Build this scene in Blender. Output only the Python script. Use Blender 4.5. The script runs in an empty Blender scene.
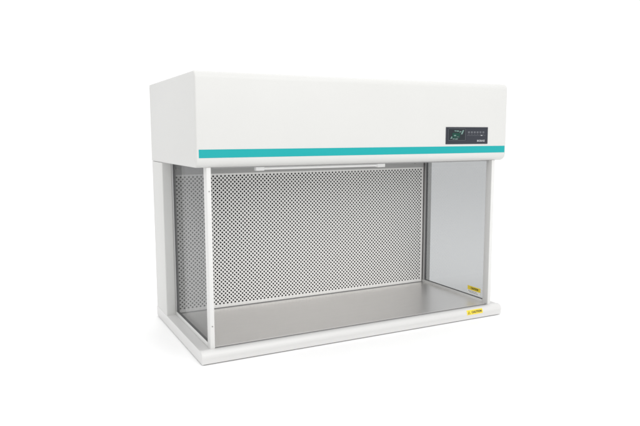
import bpy, bmesh, math
from mathutils import Vector, Matrix

S = bpy.context.scene
COL = S.collection

# ------------------------------------------------------------------ materials
def new_mat(name):
    m = bpy.data.materials.new(name)
    m.use_nodes = True
    nt = m.node_tree
    return m, nt, nt.nodes['Principled BSDF']

def painted(name, col, rough=0.38, spec=0.45, bump=0.06, var=0.012, scale=260.0):
    """powder-coated / painted surface: faint mottling and orange peel"""
    m, nt, b = new_mat(name)
    tc = nt.nodes.new('ShaderNodeTexCoord')
    n1 = nt.nodes.new('ShaderNodeTexNoise'); n1.inputs['Scale'].default_value = 5.0; n1.inputs['Detail'].default_value = 4
    n2 = nt.nodes.new('ShaderNodeTexNoise'); n2.inputs['Scale'].default_value = scale; n2.inputs['Detail'].default_value = 2
    mx = nt.nodes.new('ShaderNodeMix'); mx.data_type = 'RGBA'
    mx.inputs[6].default_value = (*[max(0, c - var) for c in col], 1)
    mx.inputs[7].default_value = (*[min(1, c + var) for c in col], 1)
    bp = nt.nodes.new('ShaderNodeBump'); bp.inputs['Strength'].default_value = bump; bp.inputs['Distance'].default_value = 0.0006
    rr = nt.nodes.new('ShaderNodeMapRange'); rr.inputs[3].default_value = rough - 0.04; rr.inputs[4].default_value = rough + 0.05
    L = nt.links.new
    L(tc.outputs['Object'], n1.inputs['Vector']); L(tc.outputs['Object'], n2.inputs['Vector'])
    L(n1.outputs[0], mx.inputs[0]); L(mx.outputs[2], b.inputs['Base Color'])
    L(n1.outputs[0], rr.inputs[0]); L(rr.outputs[0], b.inputs['Roughness'])
    L(n2.outputs[0], bp.inputs['Height']); L(bp.outputs[0], b.inputs['Normal'])
    b.inputs['Specular IOR Level'].default_value = spec
    return m

def brushed(name, col, rough=0.34, stretch=(3, 260, 3), metallic=1.0, amp=0.05):
    """brushed sheet metal: noise stretched along the grain"""
    m, nt, b = new_mat(name)
    tc = nt.nodes.new('ShaderNodeTexCoord'); mp = nt.nodes.new('ShaderNodeMapping')
    mp.inputs['Scale'].default_value = stretch
    n = nt.nodes.new('ShaderNodeTexNoise'); n.inputs['Scale'].default_value = 4.0; n.inputs['Detail'].default_value = 5
    n2 = nt.nodes.new('ShaderNodeTexNoise'); n2.inputs['Scale'].default_value = 3.0; n2.inputs['Detail'].default_value = 3
    mx = nt.nodes.new('ShaderNodeMix'); mx.data_type = 'RGBA'
    mx.inputs[6].default_value = (*[c * (1 - amp) for c in col], 1)
    mx.inputs[7].default_value = (*[min(1, c * (1 + amp)) for c in col], 1)
    rr = nt.nodes.new('ShaderNodeMapRange'); rr.inputs[3].default_value = rough - 0.06; rr.inputs[4].default_value = rough + 0.06
    bp = nt.nodes.new('ShaderNodeBump'); bp.inputs['Strength'].default_value = 0.05; bp.inputs['Distance'].default_value = 0.0005
    L = nt.links.new
    L(tc.outputs['Object'], mp.inputs[0]); L(mp.outputs[0], n.inputs['Vector']); L(tc.outputs['Object'], n2.inputs['Vector'])
    L(n.outputs[0], mx.inputs[0]); L(mx.outputs[2], b.inputs['Base Color'])
    L(n2.outputs[0], rr.inputs[0]); L(rr.outputs[0], b.inputs['Roughness'])
    L(n.outputs[0], bp.inputs['Height']); L(bp.outputs[0], b.inputs['Normal'])
    b.inputs['Metallic'].default_value = metallic
    return m

def glass_mat(name, tint, tint2=None):
    """lightly grey safety glass: tinted see-through plus a mirror share that grows at grazing angles"""
    m = bpy.data.materials.new(name); m.use_nodes = True
    nt = m.node_tree; nt.nodes.clear()
    out = nt.nodes.new('ShaderNodeOutputMaterial')
    tr = nt.nodes.new('ShaderNodeBsdfTransparent'); tr.inputs[0].default_value = (*tint, 1)
    gl = nt.nodes.new('ShaderNodeBsdfGlossy'); gl.inputs['Roughness'].default_value = 0.04
    lw = nt.nodes.new('ShaderNodeLayerWeight'); lw.inputs[0].default_value = 0.5
    pw = nt.nodes.new('ShaderNodeMath'); pw.operation = 'POWER'; pw.inputs[1].default_value = 5.0
    mr = nt.nodes.new('ShaderNodeMapRange'); mr.inputs[3].default_value = 0.02; mr.inputs[4].default_value = 0.55
    mix = nt.nodes.new('ShaderNodeMixShader')
    L = nt.links.new
    L(lw.outputs['Facing'], pw.inputs[0]); L(pw.outputs[0], mr.inputs[0]); L(mr.outputs[0], mix.inputs[0])
    L(tr.outputs[0], mix.inputs[1]); L(gl.outputs[0], mix.inputs[2]); L(mix.outputs[0], out.inputs[0])
    return m

M = {
    'paint':   painted('white_powder_coat', (0.575, 0.575, 0.562)),
    'frame':   painted('white_frame_paint', (0.64, 0.64, 0.63), rough=0.32),
    'base':    painted('white_moulded_base', (0.615, 0.612, 0.605), rough=0.30, bump=0.03),
    'panel':   painted('white_perforated_sheet', (0.80, 0.792, 0.775), rough=0.42),
    'teal':    painted('teal_vinyl', (0.006, 0.325, 0.335), rough=0.4, spec=0.25, bump=0.02, var=0.004),
    'steel':   brushed('brushed_steel', (0.90, 0.885, 0.87), rough=0.34, amp=0.09),
    'alu':     brushed('anodised_aluminium', (0.50, 0.50, 0.50), rough=0.42, stretch=(60, 60, 3), metallic=0.8),
    'slit_shade':  painted('dark_slit_shade', (0.045, 0.045, 0.048), rough=0.6, var=0.006),
    'absorber':   painted('grey_bounce_absorber', (0.30, 0.30, 0.30), rough=0.5),
    'header':  painted('grey_header', (0.40, 0.40, 0.395), rough=0.45),
    'gasket':  painted('grey_gasket', (0.13, 0.13, 0.132), rough=0.6, var=0.01),
    'seal':    painted('grey_seal', (0.22, 0.22, 0.22), rough=0.6, var=0.01),
    'filter':  painted('dark_filter_cloth', (0.05, 0.05, 0.052), rough=0.9, var=0.008),
    'glass':   glass_mat('grey_safety_glass', (0.690, 0.697, 0.701)),
    'slate':   painted('slate_control_film', (0.030, 0.033, 0.043), rough=0.45, spec=0.2, bump=0.02, var=0.004),
    'screen':  painted('screen_glass', (0.018, 0.023, 0.028), rough=0.3, spec=0.2, bump=0.0, var=0.003),
    'green':   painted('screen_green', (0.004, 0.050, 0.036), rough=0.3, spec=0.2, bump=0.0, var=0.01, scale=60),
    'mint':    painted('screen_mint', (0.13, 0.215, 0.195), rough=0.3, spec=0.2, bump=0.0, var=0.06),
    'greyink': painted('grey_ink', (0.11, 0.115, 0.13), rough=0.4, spec=0.2, bump=0.0, var=0.01),
    'paleink': painted('pale_ink', (0.50, 0.51, 0.53), rough=0.4, bump=0.0, var=0.02),
    'yellow':  painted('yellow_sticker', (0.80, 0.62, 0.045), rough=0.35, bump=0.02, var=0.02),
    'black':   painted('black_ink', (0.03, 0.028, 0.02), rough=0.45, bump=0.0, var=0.004),
    'sticker': painted('white_sticker', (0.80, 0.80, 0.78), rough=0.4, bump=0.02),
    'tube':    painted('opal_lamp_glow', (0.82, 0.82, 0.81), rough=0.22, bump=0.0, var=0.004),
    'screw':   brushed('screw_steel', (0.30, 0.29, 0.28), rough=0.35, stretch=(8, 8, 8)),
    'floor':   painted('white_studio_floor', (0.95, 0.95, 0.95), rough=0.5, spec=0.5, bump=0.0, var=0.004),
}

_b = M['tube'].node_tree.nodes['Principled BSDF']     # the lamp is on, dimly; its end caps are made to glow too
_b.inputs['Emission Color'].default_value = (1, 1, 1, 1); _b.inputs['Emission Strength'].default_value = 0.13

# ------------------------------------------------------------------ mesh helpers
def build(name, bm, mats, parent=None, smooth=35):
    me = bpy.data.meshes.new(name)
    bmesh.ops.recalc_face_normals(bm, faces=bm.faces)
    if smooth:
        for f in bm.faces: f.smooth = True
        for e in bm.edges:
            if len(e.link_faces) != 2 or e.calc_face_angle(0) > math.radians(smooth): e.smooth = False
    bm.to_mesh(me); bm.free()
    for m in (mats if isinstance(mats, (list, tuple)) else [mats]): me.materials.append(M[m])
    o = bpy.data.objects.new(name, me); COL.objects.link(o)
    o.parent = parent
    return o

def box(bm, x0, x1, y0, y1, z0, z1, bev=0.0, mi=0, seg=3):
    t = bmesh.new()
    r = bmesh.ops.create_cube(t, size=1.0)
    for v in t.verts:
        v.co = Vector(((x0 + x1) / 2 + v.co.x * (x1 - x0), (y0 + y1) / 2 + v.co.y * (y1 - y0), (z0 + z1) / 2 + v.co.z * (z1 - z0)))
    if bev > 0:
        bmesh.ops.bevel(t, geom=t.edges[:], offset=bev, segments=seg, profile=0.5, affect='EDGES', clamp_overlap=True)
    add(bm, t, mi)

def add(bm, t, mi=0):
    vm = {v: bm.verts.new(v.co) for v in t.verts}
    for f in t.faces:
        try: nf = bm.faces.new([vm[v] for v in f.verts]); nf.material_index = mi
        except ValueError: pass
    t.free()

def cyl(bm, p0, p1, r, seg=24, bev=0.0, mi=0):
    p0, p1 = Vector(p0), Vector(p1); d = p1 - p0
    t = bmesh.new()
    bmesh.ops.create_cone(t, cap_ends=True, segments=seg, radius1=r, radius2=r, depth=d.length)
    if bev > 0:
        es = [e for e in t.edges if any(len(f.verts) > 4 for f in e.link_faces)]
        bmesh.ops.bevel(t, geom=es, offset=bev, segments=3, profile=0.5, affect='EDGES')
    t.transform(Matrix.Translation((p0 + p1) / 2) @ d.to_track_quat('Z', 'Y').to_matrix().to_4x4())
    add(bm, t, mi)

def arc(cy, cz, r, a0, a1, n):
    return [(cy + r * math.cos(math.radians(a0 + (a1 - a0) * i / n)), cz + r * math.sin(math.radians(a0 + (a1 - a0) * i / n))) for i in range(n + 1)]

def extrude_x(prof, x0, x1, endbev=0.0, seg=4):
    """profile in the y-z plane pulled along x, its two ends rounded"""
    bm = bmesh.new()
    a = [bm.verts.new((x0, y, z)) for y, z in prof]; b = [bm.verts.new((x1, y, z)) for y, z in prof]
    n = len(prof)
    for i in range(n): bm.faces.new((a[i], a[(i + 1) % n], b[(i + 1) % n], b[i]))
    ca = bm.faces.new(a); cb = bm.faces.new(b)
    bmesh.ops.recalc_face_normals(bm, faces=bm.faces)
    if endbev:
        bmesh.ops.bevel(bm, geom=list(ca.edges) + list(cb.edges), offset=endbev, segments=seg, profile=0.5, affect='EDGES', clamp_overlap=True)
    return bm

def text_into(bm, txt, size, mat4, mi, bold=0.0, align='LEFT', depth=0.0002):
    cu = bpy.data.curves.new('t', 'FONT'); cu.body = txt; cu.size = size; cu.offset = bold; cu.extrude = depth
    cu.align_x = align; cu.align_y = 'CENTER'; cu.resolution_u = 4
    o = bpy.data.objects.new('t', cu); COL.objects.link(o)
    dg = bpy.context.evaluated_depsgraph_get()
    me = bpy.data.meshes.new_from_object(o.evaluated_get(dg))
    t = bmesh.new(); t.from_mesh(me); t.transform(mat4)
    add(bm, t, mi)
    bpy.data.objects.remove(o); bpy.data.curves.remove(cu); bpy.data.meshes.remove(me)

def front(x, y, z):            # text facing -y
    return Matrix.Translation((x, y, z)) @ Matrix.Rotation(math.radians(90), 4, 'X')

# ------------------------------------------------------------------ dimensions (metres)
W, D, H, HB = 1.303, 0.664, 0.967, 0.658      # width, depth, height, underside of the hood
LEDGE = 0.0440                                 # top of the base tray
YB = 0.488                                     # perforated wall
GL, GR = (0.0405, 0.0465), (W - 0.0465, W - 0.0405)

cab = bpy.data.objects.new('laminar_flow_cabinet', None); COL.objects.link(cab)
cab.location = (0, 0, 0); cab.empty_display_size = 0.1
cab['label'] = 'white bench-top laminar flow cabinet with teal stripe, grey glass sides and perforated back wall'
cab['category'] = 'flow cabinet'

# ------------------------------------------------------------------ hood
r1, r2 = 0.023, 0.030
prof = ([(D - 0.003, HB), (D, HB + 0.003), (D, H - 0.003), (D - 0.003, H)]
        + arc(r1, H - r1, r1, 90, 180, 7) + arc(r2, HB + r2, r2, 180, 270, 8))
hood = build('hood', extrude_x(prof, 0, W, 0.009, 5), 'paint', cab, 30)

bm = bmesh.new(); box(bm, 0.0078, W - 0.0068, -0.0006, 0.001, 0.6900, 0.7172, 0.0003, seg=1)
build('teal_stripe', bm, 'teal', hood)

bm = bmesh.new(); box(bm, 0.050, W - 0.050, 0.040, YB - 0.002, HB - 0.0040, HB + 0.0005, 0.001, seg=1)
build('bounce_absorber', bm, 'absorber', hood)  # unseen grey sheet added to cut light bounced onto the wall's top

# control panel: slate film, bordered screen, a row of faint key symbols, maker's mark
CX0, CX1, CZ0, CZ1 = 0.992, 1.203, 0.7258, 0.7922
bm = bmesh.new(); box(bm, CX0, CX1, -0.0022, 0.001, CZ0, CZ1, 0.0009)
cp = build('control_panel', bm, 'slate', cab)
bm = bmesh.new()
sx0, sx1, sz0, sz1 = 1.001, 1.087, 0.7395, 0.7868
yf = -0.0028
box(bm, sx0, sx1, yf, -0.001, sz0, sz1, 0, 0)
def slab(x0, x1, z0, z1, mi, y=yf - 0.0004, skew=0.0):
    t = bmesh.new(); bmesh.ops.create_cube(t, size=1.0)
    for v in t.verts:
        sz = v.co.z + 0.5
        v.co = Vector((x0 + (v.co.x + 0.5) * (x1 - x0) + skew * sz, y + (v.co.y + 0.5) * (yf + 0.0002 - y), z0 + sz * (z1 - z0)))
    add(bm, t, mi)
slab(1.0220, 1.0600, 0.7500, 0.7700, 1)                       # green field
slab(1.0340, 1.0420, 0.7755, 0.7795, 2, skew=-0.003)
slab(1.0440, 1.0560, 0.7745, 0.7790, 2, skew=-0.003)          # pale symbols above it
slab(1.0560, 1.0630, 0.7715, 0.7765, 2, skew=0.004)
slab(1.0640, 1.0715, 0.7640, 0.7805, 2, y=yf - 0.0006, skew=0.0085)
slab(1.0230, 1.0330, 0.7445, 0.7478, 2, skew=0.002)
slab(1.0350, 1.0480, 0.7440, 0.7478, 2, skew=0.003)
slab(1.0120, 1.0200, 0.7470, 0.7560, 2, skew=0.006)
slab(1.0300, 1.0400, 0.7570, 0.7620, 2, y=yf - 0.0006)
slab(1.0440, 1.0540, 0.7530, 0.7555, 3, y=yf - 0.0006)
for a, b, c, d in ((sx0, sx1, sz0, sz0 + 0.0012), (sx0, sx1, sz1 - 0.0012, sz1), (sx0, sx0 + 0.0012, sz0, sz1), (sx1 - 0.0012, sx1, sz0, sz1)):
    slab(a, b, c, d, 3, y=yf - 0.0008)
build('display_screen', bm, ['screen', 'green', 'mint', 'greyink'], cp, 0)
bm = bmesh.new(); yf = -0.0022
for i in range(6):                                            # key symbols
    x = 1.100 + i * 0.0148
    slab(x, x + 0.0095, 0.7690, 0.7755, 0, y=-0.0026)
    slab(x + 0.0015, x + 0.0080, 0.7640, 0.7655, 0, y=-0.0026)
slab(1.096, 1.190, 0.7590, 0.7602, 0, y=-0.0026)
slab(1.166, 1.174, 0.7585, 0.7610, 1, y=-0.0027)
build('key_symbols', bm, ['greyink', 'paleink'], cp, 0)
bm = bmesh.new(); text_into(bm, 'BIOBASE', 0.0106, front(1.1470, -0.0024, 0.7380), 0, bold=0.0)
build('maker_mark', bm, 'paleink', cp, 0)

# ------------------------------------------------------------------ rear housing (hollow) and filter
e = 0.0015
t_ = 0.010
plan = [(e, D - e), (e, 0.4905), (0.0475, 0.4905), (0.0475, 0.5005), (e + t_, 0.5005), (e + t_, D - e - t_),
        (W - e - t_, D - e - t_), (W - e - t_, 0.5005), (W - 0.0475, 0.5005), (W - 0.0475, 0.4905), (W - e, 0.4905), (W - e, D - e)]
bm = bmesh.new()
a = [bm.verts.new((x, y, LEDGE - 0.001)) for x, y in plan]; b = [bm.verts.new((x, y, HB - 0.0008)) for x, y in plan]
n = len(plan)
for i in range(n): bm.faces.new((a[i], a[(i + 1) % n], b[(i + 1) % n], b[i]))
bm.faces.new(a); bm.faces.new(b)
bmesh.ops.recalc_face_normals(bm, faces=bm.faces)
es = [ed for ed in bm.edges if abs(ed.verts[0].co.z - ed.verts[1].co.z) > 0.3 and (ed.verts[0].co.x < 0.002 or ed.verts[0].co.x > W - 0.002)]
bmesh.ops.bevel(bm, geom=es, offset=0.0035, segments=4, profile=0.5, affect='EDGES')
rear = build('rear_housing', bm, 'paint', cab)
bm = bmesh.new(); box(bm, 0.0125, W - 0.0125, 0.512, 0.60, LEDGE + 0.001, HB - 0.002)
build('air_filter', bm, 'filter', rear, 0)

# ------------------------------------------------------------------ perforated wall: real holes, staggered
def perforated():
    bm = bmesh.new()
    x0, x1, z0, z1 = 0.0480, W - 0.0480 - 0.006, LEDGE + 0.003, HB - 0.001
    P = 0.0166; hw = P / 2; R = 0.0039; NS = 12; TH = 0.0014
    hx0, hz0 = 0.0525, 0.0580
    ncol = int((x1 - 0.0035 - hx0) / hw); nrow = 33
    hz1 = hz0 + nrow * P
    cache = {}
    def V(x, y, z):
        k = (round(x, 5), round(y, 5), round(z, 5))
        v = cache.get(k)
        if v is None: v = cache[k] = bm.verts.new((x, y, z))
        return v
    def face(*p):
        try: bm.faces.new([V(*q) for q in p])
        except ValueError: pass
    def cell(cx, cz):
        xa, xb, za, zb = cx - hw / 2, cx + hw / 2, cz - P / 2, cz + P / 2
        ring = [(cx + R * math.cos(2 * math.pi * (i + .5) / NS), cz + R * math.sin(2 * math.pi * (i + .5) / NS)) for i in range(NS)]
        # outer points: projection of the ring onto the cell's rectangle, with the four corners
        quad = NS // 4
        corners = [(xb, zb), (xa, zb), (xa, za), (xb, za)]
        # four fans: right, top, left, bottom
        for s in range(4):
            c0 = corners[(s + 3) % 4]; c1 = corners[s]           # side s spans angle -45..45 + 90 s
            idx = [(s * quad + k - 2) % NS for k in range(quad + 1)]
            pts = [ring[i] for i in idx]
            face((c0[0], YB, c0[1]), (c1[0], YB, c1[1]), *[(p[0], YB, p[1]) for p in reversed(pts)])
        for i in range(NS):
            p, q = ring[i], ring[(i + 1) % NS]
            face((p[0], YB, p[1]), (q[0], YB, q[1]), (q[0], YB + TH, q[1]), (p[0], YB + TH, p[1]))
    for c in range(ncol):
        cx = hx0 + hw / 2 + c * hw
        off = 0 if c % 2 == 0 else P / 2
        n = nrow if c % 2 == 0 else nrow - 1
        for k in range(n): cell(cx, hz0 + P / 2 + off + k * P)
        xa, xb = cx - hw / 2, cx + hw / 2
        if off:
            face((xa, YB, hz0), (xb, YB, hz0), (xb, YB, hz0 + off), (xa, YB, hz0 + off))
            face((xa, YB, hz1 - off), (xb, YB, hz1 - off), (xb, YB, hz1), (xa, YB, hz1))
    ex = hx0 + ncol * hw
    for q in ((x0, x1, z0, hz0), (x0, x1, hz1, z1), (x0, hx0, hz0, hz1), (ex, x1, hz0, hz1)):
        face((q[0], YB, q[2]), (q[1], YB, q[2]), (q[1], YB, q[3]), (q[0], YB, q[3]))
    # folded edges going back
    y2 = YB + 0.012
    face((x0, YB, z0), (x1, YB, z0), (x1, y2, z0), (x0, y2, z0)); face((x0, YB, z1), (x1, YB, z1), (x1, y2, z1), (x0, y2, z1))
    face((x0, YB, z0), (x0, YB, z1), (x0, y2, z1), (x0, y2, z0)); face((x1, YB, z0), (x1, YB, z1), (x1, y2, z1), (x1, y2, z0))
    me = bpy.data.meshes.new('perforated_panel')
    for f in bm.faces:
        if f.normal.length == 0: f.normal_update()
        f.normal_update()
        if abs(f.normal.y) > 0.9 and f.normal.y > 0: f.normal_flip()
    bm.to_mesh(me); bm.free()
    me.materials.append(M['panel'])
    o = bpy.data.objects.new('perforated_panel', me); COL.objects.link(o); o.parent = cab
    return o
perf = perforated()
bm = bmesh.new(); box(bm, 0.0485, W - 0.0545, YB - 0.0022, YB + 0.0004, 0.6080, HB - 0.0045, 0.0004, seg=1)
build('header_strip', bm, 'header', perf)
for x, z in ((0.058, 0.632), (W - 0.106, 0.630)):
    bm = bmesh.new(); cyl(bm, (x, YB - 0.0058, z), (x, YB, z), 0.0042, 16, 0.001)
    build('screw', bm, 'screw', perf)

# ------------------------------------------------------------------ base tray with rounded nose
zt, zb = 0.0460, 0.0032
nose = arc(0.0175, 0.0255, 0.0205, 90, 196, 14)          # nose bulges a little past the hood front
prof = ([(D - 0.004, zb), (D, zb + 0.004), (D, LEDGE - 0.004), (D - 0.004, LEDGE), (0.0290, LEDGE), (0.026, zt - 0.0006)]
        + nose + [(-0.0012, 0.0120), (-0.0012, zb + 0.001), (0.0003, zb)])
base = build('base', extrude_x(prof, 0, W + 0.004, 0.0042, 4), 'base', cab, 32)
bm = bmesh.new(); box(bm, 0.008, W - 0.018, 0.008, D - 0.012, 0.0, zb + 0.0005)
build('plinth', bm, 'slit_shade', base, 0)  # dark colour stands in for shade in the slit under the base
# caution sticker wrapped on the nose front: yellow strip, triangle, lettering
bm = bmesh.new()
def nose_pt(a, off):
    return (0.0175 + (0.0205 + off) * math.cos(math.radians(a)), 0.0255 + (0.0205 + off) * math.sin(math.radians(a)))
N = 8; A0, A1 = 134, 190
for layer in (0,):
    rows = [[bm.verts.new((x, *nose_pt(A0 + (A1 - A0) * i / N, 0.0004))) for x in (1.121, 1.2045)] for i in range(N + 1)]
    for i in range(N): bm.faces.new((rows[i][0], rows[i][1], rows[i + 1][1], rows[i + 1][0]))
def on_nose(t, mi):
    """bend flat lettering (x, height) round the nose"""
    for v in t.verts:
        a = 163 - math.degrees(v.co.y / 0.0205)
        y, z = nose_pt(a, 0.0009 + v.co.z)
        v.co = Vector((v.co.x, y, z))
    add(bm, t, mi)
t = bmesh.new(); text_into(t, 'CAUTION', 0.0120, Matrix.Translation((1.145, 0, 0)), 0, bold=0.00035); on_nose(t, 1)
t = bmesh.new()
tv = [t.verts.new(p) for p in ((1.1250, -0.0055, 0), (1.1380, -0.0055, 0), (1.1315, 0.0058, 0))]; t.faces.new(tv)
bmesh.ops.subdivide_edges(t, edges=t.edges[:], cuts=5, use_grid_fill=True)
on_nose(t, 1)
t = bmesh.new()
tv = [t.verts.new(p) for p in ((1.1275, -0.0042, 0.0002), (1.1355, -0.0042, 0.0002), (1.1315, 0.0028, 0.0002))]; t.faces.new(tv)
bmesh.ops.subdivide_edges(t, edges=t.edges[:], cuts=5, use_grid_fill=True)
on_nose(t, 0)
build('caution_sticker', bm, ['yellow', 'black'], base, 0)

# ------------------------------------------------------------------ worktop
bm = bmesh.new(); box(bm, 0.0500, W - 0.0500, 0.0340, YB - 0.0030, LEDGE + 0.0004, LEDGE + 0.0030, 0.0003, seg=1)
wt = build('worktop', bm, 'steel', cab)
bm = bmesh.new(); box(bm, 0.0500, W - 0.0500, 0.0298, 0.0338, LEDGE + 0.0003, LEDGE + 0.0024)
build('edge_seal', bm, 'seal', wt, 0)
bm = bmesh.new(); box(bm, 0.0520, W - 0.0520, YB - 0.0024, YB - 0.0004, LEDGE + 0.0006, LEDGE + 0.0058)
build('seal_strip', bm, 'seal', cab, 0)

# ------------------------------------------------------------------ glass sides with their channels
for side, (g0, g1) in (('l', GL), ('r', GR)):
    bm = bmesh.new(); box(bm, g0, g1, 0.050, YB - 0.006, 0.0560, HB - 0.0008, 0)
    g = build('glass_panel', bm, 'glass', cab, 0)
    c = (g0 + g1) / 2
    bm = bmesh.new(); box(bm, c - 0.0068, c + 0.0068, 0.0545, YB + 0.001, LEDGE + 0.0002, 0.0590, 0.0016)
    build('bottom_rail', bm, 'frame', g)
    inn = 1 if side == 'l' else -1
    bm = bmesh.new(); box(bm, c - 0.0068, c + 0.0068, YB - 0.0150, YB + 0.0012, 0.0585, HB - 0.0006, 0.0012)
    build('rear_channel', bm, 'alu', g)
    bm = bmesh.new(); box(bm, c - 0.0045, c + 0.0045, YB - 0.0178, YB - 0.0145, 0.0585, HB - 0.0007)
    box(bm, c - 0.0045, c + 0.0045, 0.0545, YB - 0.0178, 0.0585, 0.0606)
    build('gasket', bm, 'gasket', g, 0)
    if side == 'r':
        # warning sticker on the inner face: yellow head with lettering, white foot with rows of small print
        x = g0 - 0.0004
        bm = bmesh.new()
        def sheet(y0, y1, z0, z1, mi, dx=0.0):
            box(bm, x - dx - 0.0002, g0 + 0.0001, y0, y1, z0, z1, 0, mi)
        ya, yb = 0.073, 0.156
        sheet(ya, yb, 0.0690, 0.0830, 2)
        sheet(ya, yb, 0.0832, 0.1010, 0)
        mt = Matrix(((0, 0, -1, x - 0.0004), (-1, 0, 0, 0.134), (0, 1, 0, 0.0920), (0, 0, 0, 1)))
        text_into(bm, 'CAUTION', 0.0105, mt, 1, bold=0.0004)
        for k, (s, f) in enumerate(((0.004, 0.070), (0.012, 0.076))):
            zz = 0.0795 - k * 0.0055
            yy = yb - s
            for j, wd in enumerate((0.012, 0.008, 0.016, 0.010, 0.014)):
                if yy - wd < yb - f: break
                sheet(yy - wd, yy, zz - 0.0016, zz, 3, 0.0003); yy -= wd + 0.003
        build('warning_sticker', bm, ['yellow', 'black', 'sticker', 'greyink'], g, 0)

# corner posts at the front, each with two small screws
for x0 in (0.0370, W - 0.0530):
    bm = bmesh.new(); box(bm, x0, x0 + 0.0160, 0.0200, 0.0540, LEDGE - 0.002, HB + 0.001, 0.0022)
    p = build('corner_post', bm, 'frame', cab)
    for z in ((0.580, 0.124) if x0 < 0.5 else ()):
        bm = bmesh.new(); cyl(bm, (x0 + 0.0080, 0.0186, z), (x0 + 0.0080, 0.0205, z), 0.0021, 14, 0.0005)
        build('screw', bm, 'screw', p)

# ------------------------------------------------------------------ lamp under the hood
LY, LZ = 0.370, 0.6305
bm = bmesh.new(); box(bm, 0.350, 0.940, LY - 0.011, LY + 0.011, LZ + 0.007, HB + 0.0005, 0.002)
wl = build('work_light', bm, 'frame', cab)
bm = bmesh.new(); cyl(bm, (0.376, LY, LZ), (0.911, LY, LZ), 0.0052, 24)
build('lamp_tube', bm, 'tube', wl)
for xa, xb in ((0.341, 0.378), (0.909, 0.948)):
    bm = bmesh.new(); box(bm, xa, xb, LY - 0.0105, LY + 0.0105, LZ - 0.0080, HB - 0.0055, 0.0022)
    build('end_cap', bm, 'tube', wl)  # caps share the lamp's emission, added to brighten them

# ------------------------------------------------------------------ white studio floor
bm = bmesh.new()
bmesh.ops.create_circle(bm, cap_ends=True, segments=96, radius=60.0)
fl = build('floor', bm, 'floor', None, 0); fl['kind'] = 'structure'

# ------------------------------------------------------------------ light: white studio surround and soft boxes
w = bpy.data.worlds.new('World'); S.world = w; w.use_nodes = True
bg = w.node_tree.nodes['Background']; bg.inputs[0].default_value = (1, 1, 1, 1); bg.inputs[1].default_value = 1.13

def softbox(name, loc, target, sx, sy, power, col=(1, 1, 1)):
    l = bpy.data.lights.new(name, 'AREA'); l.shape = 'RECTANGLE'; l.size = sx; l.size_y = sy; l.energy = power; l.color = col
    o = bpy.data.objects.new(name, l); COL.objects.link(o); o.location = loc
    o.rotation_euler = (Vector(target) - Vector(loc)).to_track_quat('-Z', 'Y').to_euler()
    return o
softbox('overhead_softbox', (0.65, 0.0, 4.2), (0.65, 0.0, 0), 6.0, 6.0, 60)
softbox('front_softbox', (1.0, -3.1, 2.6), (0.65, 0.3, 0.3), 2.4, 2.6, 41, (1.0, 0.99, 0.97))

# ------------------------------------------------------------------ camera
yaw, pitch, roll = 0.471843107, -0.124667314, -0.00226670511
f = Vector((math.sin(yaw) * math.cos(pitch), math.cos(yaw) * math.cos(pitch), math.sin(pitch)))
r = Vector((math.cos(yaw), -math.sin(yaw), 0)); u = r.cross(f)
c, s = math.cos(roll), math.sin(roll)
r, u = r * c + u * s, u * c - r * s
cam = bpy.data.cameras.new('camera'); co = bpy.data.objects.new('camera', cam); COL.objects.link(co)
mw = Matrix.Identity(4)
for i in range(3): mw[i][0], mw[i][1], mw[i][2] = r[i], u[i], -f[i]
mw.translation = Vector((-0.557376585, -1.95818836, 0.763483580))
co.matrix_world = mw
cam.sensor_width = 36.0; cam.lens = 624.320891 / 640 * 36.0
cam.clip_start = 0.05; cam.clip_end = 500
S.camera = co

S.view_settings.view_transform = 'Standard'; S.view_settings.look = 'None'
S.view_settings.exposure = 0.0; S.view_settings.gamma = 1.0
S.cycles.max_bounces = 12; S.cycles.transparent_max_bounces = 16
